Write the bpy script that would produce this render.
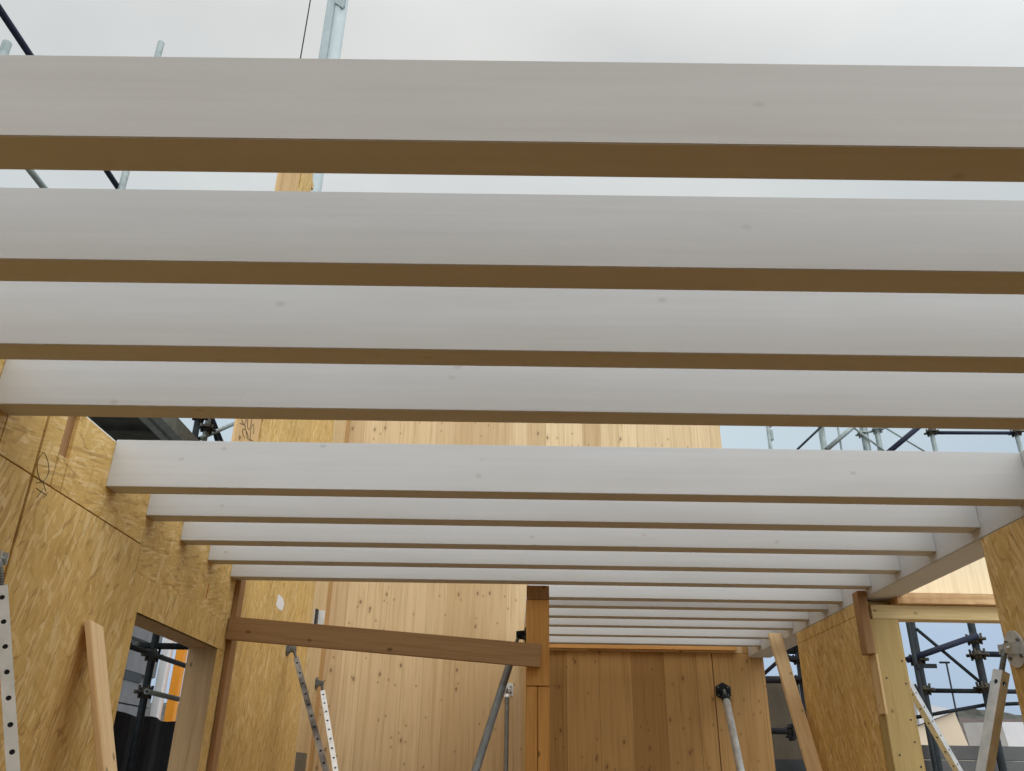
import bpy, bmesh, math, random
from mathutils import Vector, Matrix
random.seed(7)
SC = bpy.context.scene
COL = SC.collection
for o in list(bpy.data.objects):
    bpy.data.objects.remove(o)

# ------------------------------------------------------------------ camera
cam_data = bpy.data.cameras.new('camera')
cam = bpy.data.objects.new('camera', cam_data)
COL.objects.link(cam)
cam_data.sensor_fit = 'HORIZONTAL'
cam_data.sensor_width = 36.0
cam_data.lens = 29.03
cam_data.clip_start = 0.05
cam_data.clip_end = 600
_r = Vector((0.99989042, -0.00123284, 0.0147522))
_u = Vector((-0.01384482, -0.4306833, 0.90239693))
_f = Vector((-0.00524101, 0.90250229, 0.43065317))
cam.matrix_world = Matrix(((_r.x, _u.x, -_f.x, 0.0), (_r.y, _u.y, -_f.y, 0.0), (_r.z, _u.z, -_f.z, 1.6), (0, 0, 0, 1)))
SC.camera = cam

# ------------------------------------------------------------------ exposure
SC.view_settings.view_transform = 'Standard'
SC.view_settings.look = 'None'
SC.view_settings.gamma = 1.0
SC.view_settings.use_curve_mapping = False
SC.view_settings.exposure = 0.0
SC.cycles.max_bounces = 10
SC.cycles.diffuse_bounces = 6

# ------------------------------------------------------------------ overcast sky
world = bpy.data.worlds.new('overcast_sky')
SC.world = world
world.use_nodes = True
wt = world.node_tree
wt.nodes.clear()


def nn(t, kind, **kw):
    n = t.nodes.new(kind)
    for k, v in kw.items():
        setattr(n, k, v)
    return n


def ramp(t, stops, interp='LINEAR'):
    n = t.nodes.new('ShaderNodeValToRGB')
    n.color_ramp.interpolation = interp
    e = n.color_ramp.elements
    while len(e) < len(stops):
        e.new(0.5)
    for i, (p, c) in enumerate(stops):
        e[i].position = p
        e[i].color = c if len(c) == 4 else (*c, 1)
    return n


def build_sky():
    L = wt.links.new
    tc = nn(wt, 'ShaderNodeTexCoord')
    sp = nn(wt, 'ShaderNodeSeparateXYZ')
    L(tc.outputs['Generated'], sp.inputs[0])
    grad = ramp(wt, [(0.0, (0.38, 0.48, 0.60)), (0.14, (0.43, 0.55, 0.70)), (0.35, (0.55, 0.66, 0.73)),
                     (0.55, (0.62, 0.66, 0.67)), (0.72, (0.66, 0.675, 0.67)), (1.0, (0.95, 0.96, 0.96))])
    L(sp.outputs['Z'], grad.inputs[0])
    noi = nn(wt, 'ShaderNodeTexNoise')
    noi.inputs['Scale'].default_value = 2.3
    noi.inputs['Detail'].default_value = 4
    mp = nn(wt, 'ShaderNodeMapping')
    mp.inputs['Scale'].default_value = (1, 1, 1.8)
    L(tc.outputs['Generated'], mp.inputs[0])
    L(mp.outputs[0], noi.inputs['Vector'])
    cl = ramp(wt, [(0.3, (0.9, 0.91, 0.93)), (0.7, (1.13, 1.12, 1.11))])
    L(noi.outputs['Fac'], cl.inputs[0])
    mul = nn(wt, 'ShaderNodeMix', data_type='RGBA', blend_type='MULTIPLY')
    mul.inputs[0].default_value = 1
    L(grad.outputs[0], mul.inputs[6])
    L(cl.outputs[0], mul.inputs[7])
    # the cloud deck thins out towards the sun, high up and behind the camera
    sunv = nn(wt, 'ShaderNodeVectorMath', operation='DOT_PRODUCT')
    sunv.inputs[1].default_value = Vector((0.35, -0.62, 0.70)).normalized()
    L(tc.outputs['Generated'], sunv.inputs[0])
    sr = ramp(wt, [(0.15, (0, 0, 0)), (0.62, (0.66, 0.66, 0.65)), (1.0, (2.0, 1.97, 1.93))])
    L(sunv.outputs['Value'], sr.inputs[0])
    add = nn(wt, 'ShaderNodeMix', data_type='RGBA', blend_type='ADD')
    add.inputs[0].default_value = 1
    L(mul.outputs[2], add.inputs[6])
    L(sr.outputs[0], add.inputs[7])
    bg = nn(wt, 'ShaderNodeBackground')
    bg.inputs[1].default_value = 1.0
    L(add.outputs[2], bg.inputs[0])
    out = nn(wt, 'ShaderNodeOutputWorld')
    L(bg.outputs[0], out.inputs[0])


build_sky()


# ------------------------------------------------------------------ materials
class NT:
    def __init__(self, name):
        self.m = bpy.data.materials.new(name)
        self.m.use_nodes = True
        self.t = self.m.node_tree
        self.t.nodes.clear()
        self.out = self.t.nodes.new('ShaderNodeOutputMaterial')
        self.b = self.t.nodes.new('ShaderNodeBsdfPrincipled')
        self.t.links.new(self.b.outputs[0], self.out.inputs[0])
        self.tc = self.t.nodes.new('ShaderNodeTexCoord')
        self.co = self.tc.outputs['Object']

    def link(self, a, b):
        self.t.links.new(a, b)

    def mapping(self, scale=(1, 1, 1), rot=(0, 0, 0), loc=None, src=None):
        n = self.t.nodes.new('ShaderNodeMapping')
        n.inputs['Scale'].default_value = scale
        n.inputs['Rotation'].default_value = rot
        if loc is not None:
            n.inputs['Location'].default_value = loc
        self.link(src or self.co, n.inputs[0])
        return n.outputs[0]

    def noise(self, vec, scale=1, detail=3, rough=0.55, dist=0.0):
        n = self.t.nodes.new('ShaderNodeTexNoise')
        n.inputs['Scale'].default_value = scale
        n.inputs['Detail'].default_value = detail
        n.inputs['Roughness'].default_value = rough
        n.inputs['Distortion'].default_value = dist
        self.link(vec, n.inputs['Vector'])
        return n.outputs['Fac']

    def voronoi(self, vec, scale=1, rnd=1.0, dims='3D'):
        n = self.t.nodes.new('ShaderNodeTexVoronoi')
        n.voronoi_dimensions = dims
        n.inputs['Scale'].default_value = scale
        n.inputs['Randomness'].default_value = rnd
        self.link(vec, n.inputs['Vector'])
        return n

    def ramp(self, fac, stops, interp='LINEAR'):
        n = ramp(self.t, stops, interp)
        self.link(fac, n.inputs[0])
        return n.outputs[0]

    def mix(self, a, b, fac=0.5, mode='MIX'):
        n = self.t.nodes.new('ShaderNodeMix')
        n.data_type = 'RGBA'
        n.blend_type = mode
        for v, i in ((fac, 0), (a, 6), (b, 7)):
            if hasattr(v, 'links'):
                self.link(v, n.inputs[i])
            else:
                n.inputs[i].default_value = v if not isinstance(v, tuple) or len(v) == 4 else (*v, 1)
        return n.outputs[2]

    def math(self, op, a, b=0.0, c=None):
        n = self.t.nodes.new('ShaderNodeMath')
        n.operation = op
        for i, v in enumerate((a, b, c)):
            if v is None:
                continue
            if hasattr(v, 'links'):
                self.link(v, n.inputs[i])
            else:
                n.inputs[i].default_value = v
        return n.outputs[0]

    def sep(self, vec=None):
        n = self.t.nodes.new('ShaderNodeSeparateXYZ')
        self.link(vec or self.co, n.inputs[0])
        return n.outputs

    def comb(self, x, y, z):
        n = self.t.nodes.new('ShaderNodeCombineXYZ')
        for i, v in enumerate((x, y, z)):
            if hasattr(v, 'links'):
                self.link(v, n.inputs[i])
            else:
                n.inputs[i].default_value = v
        return n.outputs[0]

    def white(self, val):
        n = self.t.nodes.new('ShaderNodeTexWhiteNoise')
        n.noise_dimensions = '1D'
        self.link(val, n.inputs['W'])
        return n.outputs['Value']

    def per_object(self):
        """object coordinates shifted by a random amount per object"""
        oi = self.t.nodes.new('ShaderNodeObjectInfo')
        r = self.math('MULTIPLY', oi.outputs['Random'], 37.0)
        n = self.t.nodes.new('ShaderNodeVectorMath')
        n.operation = 'ADD'
        self.link(self.co, n.inputs[0])
        self.link(self.comb(r, r, r), n.inputs[1])
        self.co = n.outputs[0]
        return oi.outputs['Random']

    def bump(self, h, strength=0.2, dist=0.01):
        n = self.t.nodes.new('ShaderNodeBump')
        n.inputs['Strength'].default_value = strength
        n.inputs['Distance'].default_value = dist
        self.link(h, n.inputs['Height'])
        self.link(n.outputs[0], self.b.inputs['Normal'])

    def done(self, color=None, rough=0.6, metal=0.0, spec=None):
        if color is not None:
            if hasattr(color, 'links'):
                self.link(color, self.b.inputs['Base Color'])
            else:
                self.b.inputs['Base Color'].default_value = (*color, 1)
        if hasattr(rough, 'links'):
            self.link(rough, self.b.inputs['Roughness'])
        else:
            self.b.inputs['Roughness'].default_value = rough
        self.b.inputs['Metallic'].default_value = metal
        if spec is not None:
            self.b.inputs['Specular IOR Level'].default_value = spec
        return self.m


def mat_glaze():
    """white glazed spruce: grain along local X"""
    n = NT('white_glazed_spruce')
    n.per_object()
    g = n.noise(n.mapping((0.9, 42, 42)), 1, 5, 0.6, 0.6)
    c1 = n.ramp(g, [(0.25, (0.55, 0.56, 0.563)), (0.55, (0.578, 0.59, 0.597)), (0.8, (0.603, 0.617, 0.624))])
    blot = n.noise(n.mapping((1.2, 6, 6)), 1, 3, 0.6)
    c1 = n.mix(c1, n.ramp(blot, [(0.35, (0.95, 0.94, 0.925)), (0.65, (1.0, 1.0, 1.0))]), 1.0, 'MULTIPLY')
    v = n.voronoi(n.mapping((7, 11, 11)), 1)
    hue = n.sep(v.outputs['Color'])
    k = n.math('MULTIPLY', n.ramp(v.outputs['Distance'], [(0.0, (1, 1, 1)), (0.05, (0.8, 0.8, 0.8)), (0.13, (0, 0, 0))]), n.math('GREATER_THAN', hue[0], 0.72))
    c1 = n.mix(c1, (0.30, 0.265, 0.24), n.math('MULTIPLY', k, 0.42))
    n.bump(g, 0.08, 0.003)
    return n.done(c1, 0.62, 0, 0.3)


def mat_osb(name, turn):
    n = NT(name)
    warp = n.noise(n.mapping((6, 6, 6)), 1, 2)
    base = n.co
    layers = []
    w = n.t.nodes.new('ShaderNodeVectorMath')
    w.operation = 'ADD'
    n.link(base, w.inputs[0])
    n.link(n.comb(0.0, n.math('MULTIPLY', warp, 0.05), n.math('MULTIPLY', warp, 0.04)), w.inputs[1])
    src = w.outputs[0]
    for i, (ang, sw, sl) in enumerate(((12, 40, 9), (-18, 38, 8.5), (40, 42, 11), (-55, 44, 12), (5, 34, 7.0))):
        rot = n.mapping((1, 1, 1), (math.radians(ang + turn), 0, 0), (0.37 * i, 0.71 * i, 1.3 * i), src)
        vec = n.mapping((0.4, sw, sl), src=rot)
        v = n.voronoi(vec, 1, 1.0)
        s = n.sep(v.outputs['Color'])
        layers.append((s[0], s[1], v.outputs['Distance']))
    stops = [(0.0, (0.58, 0.385, 0.125)), (0.25, (0.64, 0.435, 0.15)), (0.7, (0.685, 0.475, 0.178)), (0.9, (0.73, 0.53, 0.225)), (1.0, (0.79, 0.62, 0.33))]
    col = n.ramp(layers[0][0], stops)
    h = layers[0][0]
    for i, (tone, key, d) in enumerate(layers[1:]):
        msk = n.math('GREATER_THAN', key, 0.60 + 0.04 * i)
        col = n.mix(col, n.ramp(tone, stops), n.math('MULTIPLY', msk, 0.9))
        h = n.math('ADD', h, n.math('MULTIPLY', msk, tone))
    edge = n.math('GREATER_THAN', layers[2][2], 0.80)
    col = n.mix(col, (0.26, 0.13, 0.04), n.math('MULTIPLY', edge, 0.4))
    fr_ = n.mapping((1, 1, 1), (math.radians(16 + turn), 0, 0), (0.1, 0.2, 0.3), src)
    vl = n.voronoi(n.mapping((0.4, 85, 10), src=fr_), 1)
    hl = n.sep(vl.outputs['Color'])
    col = n.mix(col, (0.86, 0.70, 0.42), n.math('MULTIPLY', n.math('GREATER_THAN', hl[0], 0.86), 0.42))
    col = n.mix(col, (0.36, 0.20, 0.065), n.math('MULTIPLY', n.math('LESS_THAN', hl[0], 0.07), 0.4))
    fib = n.noise(n.mapping((60, 130, 9), src=fr_), 1, 4, 0.7)
    col = n.mix(col, n.ramp(fib, [(0.3, (0.83, 0.80, 0.76)), (0.7, (1.07, 1.06, 1.05))]), 1.0, 'MULTIPLY')
    big = n.noise(n.mapping((1.3, 1.3, 0.9)), 1, 2)
    col = n.mix(col, n.ramp(big, [(0.3, (0.86, 0.84, 0.80)), (0.7, (1.06, 1.05, 1.02))]), 1.0, 'MULTIPLY')
    n.bump(n.math('ADD', h, n.math('MULTIPLY', fib, 0.3)), 0.12, 0.003)
    return n.done(col, 0.62, 0, 0.3)


def mat_clt(name, axis, light, dark, seam_w=0.17, knots=0.5):
    """vertical spruce boards glued side by side: axis = index of the board direction across"""
    n = NT(name)
    s = n.sep()
    u = s[axis]
    jit = n.math('ADD', n.math('MULTIPLY', u, 1.0 / seam_w), 0.35)
    idb = n.math('FLOOR', jit)
    fr = n.math('FRACT', jit)
    tone = n.white(idb)
    uu = n.math('ADD', u, n.math('MULTIPLY', tone, 9.0))
    zz = n.math('ADD', s[2], n.math('MULTIPLY', tone, 13.0))
    vec = n.comb(uu, 0.0, zz)
    g = n.noise(n.mapping((34, 1, 0.9), src=vec), 1, 5, 0.62, 0.8)
    fine = n.noise(n.mapping((170, 1, 2.2), src=vec), 1, 2, 0.6)
    col = n.ramp(g, [(0.30, tuple(c * 0.94 for c in dark)), (0.50, light), (0.78, tuple(min(1, c * 1.08) for c in light))])
    col = n.mix(col, n.ramp(fine, [(0.3, (0.93, 0.91, 0.88)), (0.7, (1.03, 1.03, 1.03))]), 1.0, 'MULTIPLY')
    col = n.mix(col, n.ramp(tone, [(0.0, (0.80, 0.74, 0.66)), (0.5, (0.98, 0.97, 0.96)), (1.0, (1.10, 1.12, 1.16))]), 1.0, 'MULTIPLY')
    seam = n.math('LESS_THAN', fr, 0.014)
    col = n.mix(col, tuple(c * 0.45 for c in dark), n.math('MULTIPLY', seam, n.math('MULTIPLY_ADD', tone, 0.6, 0.3)))
    vec2 = n.comb(uu, zz, 0.0)
    for sc, th, key in (((5.5, 2.8, 1), 0.046, 0.60), ((15.0, 10.0, 1), 0.07, 0.86)):
        v = n.voronoi(n.mapping(sc, src=vec2), 1, 1.0, '2D')
        hs = n.sep(v.outputs['Color'])
        near = n.ramp(v.outputs['Distance'], [(0.0, (1, 1, 1)), (th * 0.7, (1, 1, 1)), (th * 1.5, (0, 0, 0))])
        k = n.math('MULTIPLY', near, n.math('GREATER_THAN', hs[0], key))
        halo = n.ramp(v.outputs['Distance'], [(0.0, (1, 1, 1)), (th * 4, (0, 0, 0))])
        col = n.mix(col, tuple(c * 0.72 for c in dark), n.math('MULTIPLY', n.math('MULTIPLY', halo, n.math('GREATER_THAN', hs[0], key)), 0.45))
        col = n.mix(col, (0.15, 0.075, 0.03), n.math('MULTIPLY', k, 0.75))
    n.bump(g, 0.06, 0.003)
    return n.done(col, 0.55, 0, 0.35)


def mat_timber(name, light, dark, axis=2):
    """sawn timber, grain along one local axis"""
    n = NT(name)
    r = n.per_object()
    sc = [30, 30, 30]
    sc[axis] = 1.1
    g = n.noise(n.mapping(tuple(sc)), 1, 5, 0.6, 0.9)
    sf = [150, 150, 150]
    sf[axis] = 4
    fine = n.noise(n.mapping(tuple(sf)), 1, 2, 0.6)
    col = n.ramp(g, [(0.25, dark), (0.55, light), (0.8, tuple(min(1, c * 1.08) for c in light))])
    col = n.mix(col, n.ramp(fine, [(0.3, (0.90, 0.88, 0.85)), (0.7, (1.04, 1.04, 1.04))]), 1.0, 'MULTIPLY')
    sk = [13, 13, 13]
    sk[axis] = 8
    v = n.voronoi(n.mapping(tuple(sk)), 1)
    hs = n.sep(v.outputs['Color'])
    near = n.ramp(v.outputs['Distance'], [(0.0, (1, 1, 1)), (0.10, (1, 1, 1)), (0.17, (0, 0, 0))])
    col = n.mix(col, tuple(c * 0.38 for c in dark), n.math('MULTIPLY', n.math('MULTIPLY', near, n.math('GREATER_THAN', hs[0], 0.62)), 0.8))
    n.bump(fine, 0.12, 0.002)
    return n.done(col, 0.68, 0, 0.25)


def mat_metal(name, a, b, rough=0.42, metal=0.75, sc=18, spec=None):
    n = NT(name)
    n.per_object()
    g = n.noise(n.mapping((sc, sc, sc)), 1, 4, 0.65)
    col = n.ramp(g, [(0.32, a), (0.68, b)])
    rr = n.ramp(g, [(0.3, (rough - 0.08,) * 3), (0.7, (rough + 0.1,) * 3)])
    return n.done(col, rr, metal, spec)


def mat_plain(name, a, b, rough=0.7, sc=6, spec=0.3):
    n = NT(name)
    g = n.noise(n.mapping((sc, sc, sc)), 1, 4, 0.6)
    return n.done(n.ramp(g, [(0.3, a), (0.7, b)]), rough, 0, spec)


GLAZE = mat_glaze()
OSB = mat_osb('oriented_strand_board', 0)
OSB_BAND = mat_osb('oriented_strand_board_band', 62)
CLT_X = mat_clt('spruce_panel_far', 0, (0.655, 0.50, 0.295), (0.56, 0.40, 0.205), 0.19)
CLT_WARM = mat_clt('warm_spruce_panel', 0, (0.46, 0.28, 0.105), (0.37, 0.205, 0.065), 0.30)  # darker, warmer spruce tone for the right-hand far panels
CLT_Y = mat_clt('spruce_panel_side', 1, (0.63, 0.48, 0.27), (0.54, 0.385, 0.185), 0.24)
PALE = mat_clt('pale_spruce_panel', 0, (0.80, 0.68, 0.46), (0.76, 0.62, 0.40), 0.9)
TIMBER = mat_timber('sawn_spruce', (0.66, 0.45, 0.22), (0.50, 0.31, 0.13))
TIMBER_X = mat_timber('sawn_spruce_lengthwise', (0.68, 0.48, 0.25), (0.54, 0.35, 0.16), 0)
BROWN = mat_timber('weathered_brown_board', (0.40, 0.25, 0.125), (0.30, 0.175, 0.08), 0)
BROWN_Z = mat_timber('brown_stud_wood', (0.37, 0.215, 0.10), (0.26, 0.14, 0.06), 2)
ORANGE_WOOD = mat_timber('orange_spruce_post', (0.60, 0.32, 0.095), (0.45, 0.215, 0.055), 2)
ORANGE_X = mat_timber('orange_spruce_plate', (0.62, 0.33, 0.11), (0.46, 0.22, 0.06), 0)
JAMB = mat_timber('jamb_board', (0.40, 0.27, 0.14), (0.31, 0.20, 0.095), 2)
GALV = mat_metal('galvanised_steel', (0.50, 0.53, 0.54), (0.70, 0.72, 0.72), 0.42, 0.7)
ZINC = mat_metal('white_zinc_perforated', (0.62, 0.66, 0.68), (0.80, 0.83, 0.84), 0.45, 0.35, 10)
DIRTY = mat_metal('mortar_stained_steel', (0.025, 0.018, 0.012), (0.34, 0.32, 0.29), 0.6, 0.1, 5)
GREYSTEEL = mat_metal('grey_steel_tube', (0.10, 0.105, 0.10), (0.19, 0.195, 0.185), 0.5, 0.35)
DARKTUBE = mat_metal('dark_scaffold_tube', (0.012, 0.016, 0.019), (0.028, 0.035, 0.041), 0.6, 0.0, 18, 0.12)
BLUETUBE = mat_metal('blue_black_tube', (0.012, 0.016, 0.032), (0.024, 0.03, 0.055), 0.6, 0.0, 18, 0.15)
GREYTUBE = mat_metal('weathered_galvanised_tube', (0.19, 0.235, 0.235), (0.33, 0.385, 0.385), 0.55, 0.4)
COUPLER = mat_metal('coupler_iron', (0.018, 0.018, 0.016), (0.07, 0.058, 0.035), 0.6, 0.3, 40)
BLACK = mat_plain('black_netting', (0.012, 0.013, 0.018), (0.03, 0.03, 0.036), 0.85)
DARKGREEN = mat_plain('dark_deck_underside', (0.035, 0.042, 0.038), (0.07, 0.078, 0.07), 0.7, 9)
GREYCLAD = mat_plain('grey_cladding', (0.15, 0.153, 0.16), (0.21, 0.214, 0.22), 0.6, 3)
SLOT = mat_plain('dark_window_slot', (0.02, 0.025, 0.028), (0.05, 0.055, 0.06), 0.4, 3)
ORANGE = mat_plain('orange_paint', (0.72, 0.27, 0.02), (0.82, 0.33, 0.03), 0.5, 4)
WHITE = mat_plain('white_paint', (0.74, 0.75, 0.76), (0.80, 0.81, 0.82), 0.5, 4)
MAST = mat_metal('pale_mast_paint', (0.30, 0.36, 0.37), (0.38, 0.44, 0.45), 0.6, 0.1, 5)
INK = mat_plain('black_ink', (0.02, 0.018, 0.016), (0.04, 0.035, 0.03), 0.6)
REDINK = mat_plain('red_crayon', (0.45, 0.08, 0.03), (0.55, 0.12, 0.05), 0.7)
PAPER = mat_plain('white_paper', (0.70, 0.70, 0.72), (0.80, 0.80, 0.82), 0.7, 30)
FLOOR = mat_plain('floor_board', (0.25, 0.155, 0.068), (0.33, 0.21, 0.095), 0.6, 5)
GROUND = mat_plain('gravel_ground', (0.20, 0.195, 0.185), (0.30, 0.29, 0.275), 0.9, 1.5)
HILL = mat_plain('wooded_hill', (0.045, 0.052, 0.045), (0.105, 0.10, 0.085), 0.9, 0.35)
ROOFTILE = mat_plain('dark_roof_tile', (0.075, 0.058, 0.055), (0.115, 0.088, 0.082), 0.8, 3)
ROOFPALE = mat_plain('pale_metal_roof', (0.50, 0.49, 0.50), (0.58, 0.57, 0.57), 0.5, 2)
BEIGE = mat_plain('beige_render', (0.60, 0.49, 0.36), (0.66, 0.55, 0.41), 0.8, 2)
CONCRETE = mat_plain('brown_board_wall', (0.062, 0.048, 0.031), (0.095, 0.074, 0.05), 0.8, 5)


# ------------------------------------------------------------------ mesh helpers
def bm_new():
    return bmesh.new()


def add_box(bm, lo, hi, bev=0.0, mat=0):
    x0, y0, z0 = lo
    x1, y1, z1 = hi
    tmp = bmesh.new()
    vs = [tmp.verts.new(p) for p in ((x0, y0, z0), (x1, y0, z0), (x1, y1, z0), (x0, y1, z0), (x0, y0, z1), (x1, y0, z1), (x1, y1, z1), (x0, y1, z1))]
    for f in ((3, 2, 1, 0), (4, 5, 6, 7), (0, 1, 5, 4), (1, 2, 6, 5), (2, 3, 7, 6), (3, 0, 4, 7)):
        tmp.faces.new([vs[i] for i in f])
    if bev > 0:
        bmesh.ops.bevel(tmp, geom=list(tmp.edges), offset=bev, segments=2, affect='EDGES')
    merge(bm, tmp, mat)


def merge(bm, tmp, mat=0, M=None):
    if M is not None:
        bmesh.ops.transform(tmp, matrix=M, verts=tmp.verts)
    mp = {v: bm.verts.new(v.co) for v in tmp.verts}
    for f in tmp.faces:
        try:
            nf = bm.faces.new([mp[v] for v in f.verts])
            nf.material_index = mat
            nf.smooth = f.smooth
        except ValueError:
            pass
    tmp.free()


def frame(a, b, side=None):
    """matrix whose Z runs a->b and whose X is close to side"""
    a, b = Vector(a), Vector(b)
    z = (b - a).normalized()
    s = Vector(side) if side is not None else (Vector((0, 0, 1)) if abs(z.z) < 0.9 else Vector((1, 0, 0)))
    x = (s - z * s.dot(z)).normalized()
    y = z.cross(x)
    return Matrix(((x.x, y.x, z.x, a.x), (x.y, y.y, z.y, a.y), (x.z, y.z, z.z, a.z), (0, 0, 0, 1))), (b - a).length


def add_tube(bm, a, b, r, seg=16, wall=0.0, mat=0):
    """round tube; open and hollow at both ends when wall > 0"""
    M, L = frame(a, b)
    tmp = bmesh.new()
    def ring(rr, z):
        return [tmp.verts.new((rr * math.cos(2 * math.pi * i / seg), rr * math.sin(2 * math.pi * i / seg), z)) for i in range(seg)]
    o0, o1 = ring(r, 0), ring(r, L)
    for i in range(seg):
        f = tmp.faces.new((o0[i], o0[(i + 1) % seg], o1[(i + 1) % seg], o1[i]))
        f.smooth = True
    if wall > 0:
        i0, i1 = ring(r - wall, 0), ring(r - wall, L)
        for i in range(seg):
            j = (i + 1) % seg
            f = tmp.faces.new((i0[j], i0[i], i1[i], i1[j]))
            f.smooth = True
            tmp.faces.new((o1[i], o1[j], i1[j], i1[i]))
            tmp.faces.new((o0[j], o0[i], i0[i], i0[j]))
    else:
        tmp.faces.new(list(reversed(o0)))
        tmp.faces.new(o1)
    merge(bm, tmp, mat, M)


def add_perforated(bm, a, b, w, hole, pitch, side=None, every=1):
    """square section with a row of round holes in each side and a black core"""
    M, L = frame(a, b, side)
    n = max(1, int(L / pitch))
    p = L / n
    tmp = bmesh.new()
    K = 16
    h = w / 2
    for s in range(4):
        R = Matrix.Rotation(s * math.pi / 2, 4, 'Z')
        for c in range(n):
            z0 = c * p
            if c % every:
                q = [tmp.verts.new(R @ Vector((h, sy * h, zz))) for sy, zz in ((-1, z0), (1, z0), (1, z0 + p), (-1, z0 + p))]
                tmp.faces.new(q)
                continue
            out, inn, inn2 = [], [], []
            for k in range(K):
                t = 2 * math.pi * (k + 0.5) / K
                cx, cz = math.cos(t), math.sin(t)
                m = min(h / abs(cx) if abs(cx) > 1e-6 else 9, (p / 2) / abs(cz) if abs(cz) > 1e-6 else 9)
                out.append(tmp.verts.new(R @ Vector((h, cx * m, z0 + p / 2 + cz * m))))
                inn.append(tmp.verts.new(R @ Vector((h, cx * hole, z0 + p / 2 + cz * hole))))
                inn2.append(tmp.verts.new(R @ Vector((h - 0.004, cx * hole, z0 + p / 2 + cz * hole))))
            for k in range(K):
                j = (k + 1) % K
                tmp.faces.new((out[k], out[j], inn[j], inn[k]))
                tmp.faces.new((inn[k], inn[j], inn2[j], inn2[k]))
            # corner fillers of each rectangle
            for qy, qz in ((1, 1), (-1, 1), (-1, -1), (1, -1)):
                pair = []
                for k in range(K):
                    t = 2 * math.pi * (k + 0.5) / K
                    pair.append((math.atan2(math.sin(t), math.cos(t)), k))
                ca = math.atan2(qz * p / 2, qy * h) % (2 * math.pi)
                ks = sorted(range(K), key=lambda k: min(abs((2 * math.pi * (k + .5) / K - ca)), 2 * math.pi - abs((2 * math.pi * (k + .5) / K - ca))))[:2]
                lo, hi = (min(ks), max(ks)) if abs(ks[0] - ks[1]) == 1 else (max(ks), min(ks))
                cv = tmp.verts.new(R @ Vector((h, qy * h, z0 + p / 2 + qz * p / 2)))
                try:
                    tmp.faces.new((out[lo], cv, out[hi]))
                except ValueError:
                    pass
    merge(bm, tmp, 0, M)
    d = (Vector(b) - Vector(a)).normalized()
    add_tube(bm, Vector(a) + d * 0.004, Vector(b) - d * 0.004, h - 0.0045, 12, 0.0, 1)  # black core added inside so the holes look dark


def add_board(bm, a, b, w, t, side, bev=0.003):
    """plank from a to b: width w along side, thickness t"""
    M, L = frame(a, b, side)
    tmp = bmesh.new()
    add_box(tmp, (-w / 2, -t / 2, 0), (w / 2, t / 2, L), bev)
    merge(bm, tmp, 0, M)


def add_prism(bm, pts, d, mat=0, bev=0.0):
    """polygon (list of 3D points) extruded along vector d"""
    d = Vector(d)
    tmp = bmesh.new()
    a = [tmp.verts.new(p) for p in pts]
    b = [tmp.verts.new(Vector(p) + d) for p in pts]
    n = len(pts)
    tmp.faces.new(a)
    tmp.faces.new(list(reversed(b)))
    for i in range(n):
        j = (i + 1) % n
        tmp.faces.new((a[j], a[i], b[i], b[j]))
    bmesh.ops.recalc_face_normals(tmp, faces=tmp.faces)
    if bev > 0:
        bmesh.ops.bevel(tmp, geom=list(tmp.edges), offset=bev, segments=1, affect='EDGES')
    merge(bm, tmp, mat)


def add_path(bm, pts, r, seg=6):
    """thin round line through points"""
    for p, q in zip(pts[:-1], pts[1:]):
        if (Vector(p) - Vector(q)).length > 1e-5:
            add_tube(bm, p, q, r, seg)


def obj(name, bm, mats, parent=None, loc=None):
    me = bpy.data.meshes.new(name)
    bmesh.ops.recalc_face_normals(bm, faces=bm.faces)
    bm.to_mesh(me)
    bm.free()
    for m in (mats if isinstance(mats, (list, tuple)) else [mats]):
        me.materials.append(m)
    o = bpy.data.objects.new(name, me)
    COL.objects.link(o)
    if parent is not None:
        o.parent = parent
    if loc is not None:
        o.location = loc
    return o


def shift(bm, v):
    bmesh.ops.translate(bm, vec=Vector(v), verts=bm.verts)
    return bm


def tag(o, label=None, cat=None, group=None, kind=None):
    if label:
        o['label'] = label
    if cat:
        o['category'] = cat
    if group:
        o['group'] = group
    if kind:
        o['kind'] = kind
    return o


def thing(name, label, cat, loc=(0, 0, 0), group=None):
    o = bpy.data.objects.new(name, None)
    o.empty_display_size = 0.1
    COL.objects.link(o)
    o.location = loc
    return tag(o, label, cat, group)


def part(name, bm, m, root, label=None, under=None):
    """bm given in world coordinates, stored relative to the thing's base"""
    o = obj(name, shift(bm, -root.location), m, under or root)
    if label:
        o['label'] = label
    return o


def struct(name, bm, m, label, cat):
    return tag(obj(name, bm, m), label, cat, None, 'structure')


# ------------------------------------------------------------------ dimensions (metres)
XL, XR = -1.74, 2.19            # inner faces of the two long walls
ZJ, HJ, WJ = 2.70, 0.213, 0.10  # joist underside, height, width
YF = 8.0                        # far wall
JY = [1.224, 1.645, 2.076, 2.502, 3.355, 3.784, 4.231, 4.664, 5.085, 5.566, 5.852, 6.248, 6.645, 7.113, 7.562]

# ------------------------------------------------------------------ setting
bm = bm_new()
add_box(bm, (-2.0, -3.0, -0.25), (4.2, 8.3, 0.0))
struct('floor', bm, FLOOR, 'brown board floor of the timber shell', 'floor')
bm = bm_new()
add_box(bm, (-150, -60, -3.3), (150, 260, -3.0))
struct('ground', bm, GROUND, 'grey gravel ground outside the timber shell', 'ground')

bm = bm_new()
add_box(bm, (-1.9, -2.05, 0), (2.4, -1.9, 5.6))  # unseen wall, added to keep sky light off the nearest joists
struct('shading_wall_front', bm, CLT_X, 'unseen tall wall added behind the viewpoint to shade the nearest joists', 'wall')

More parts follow.
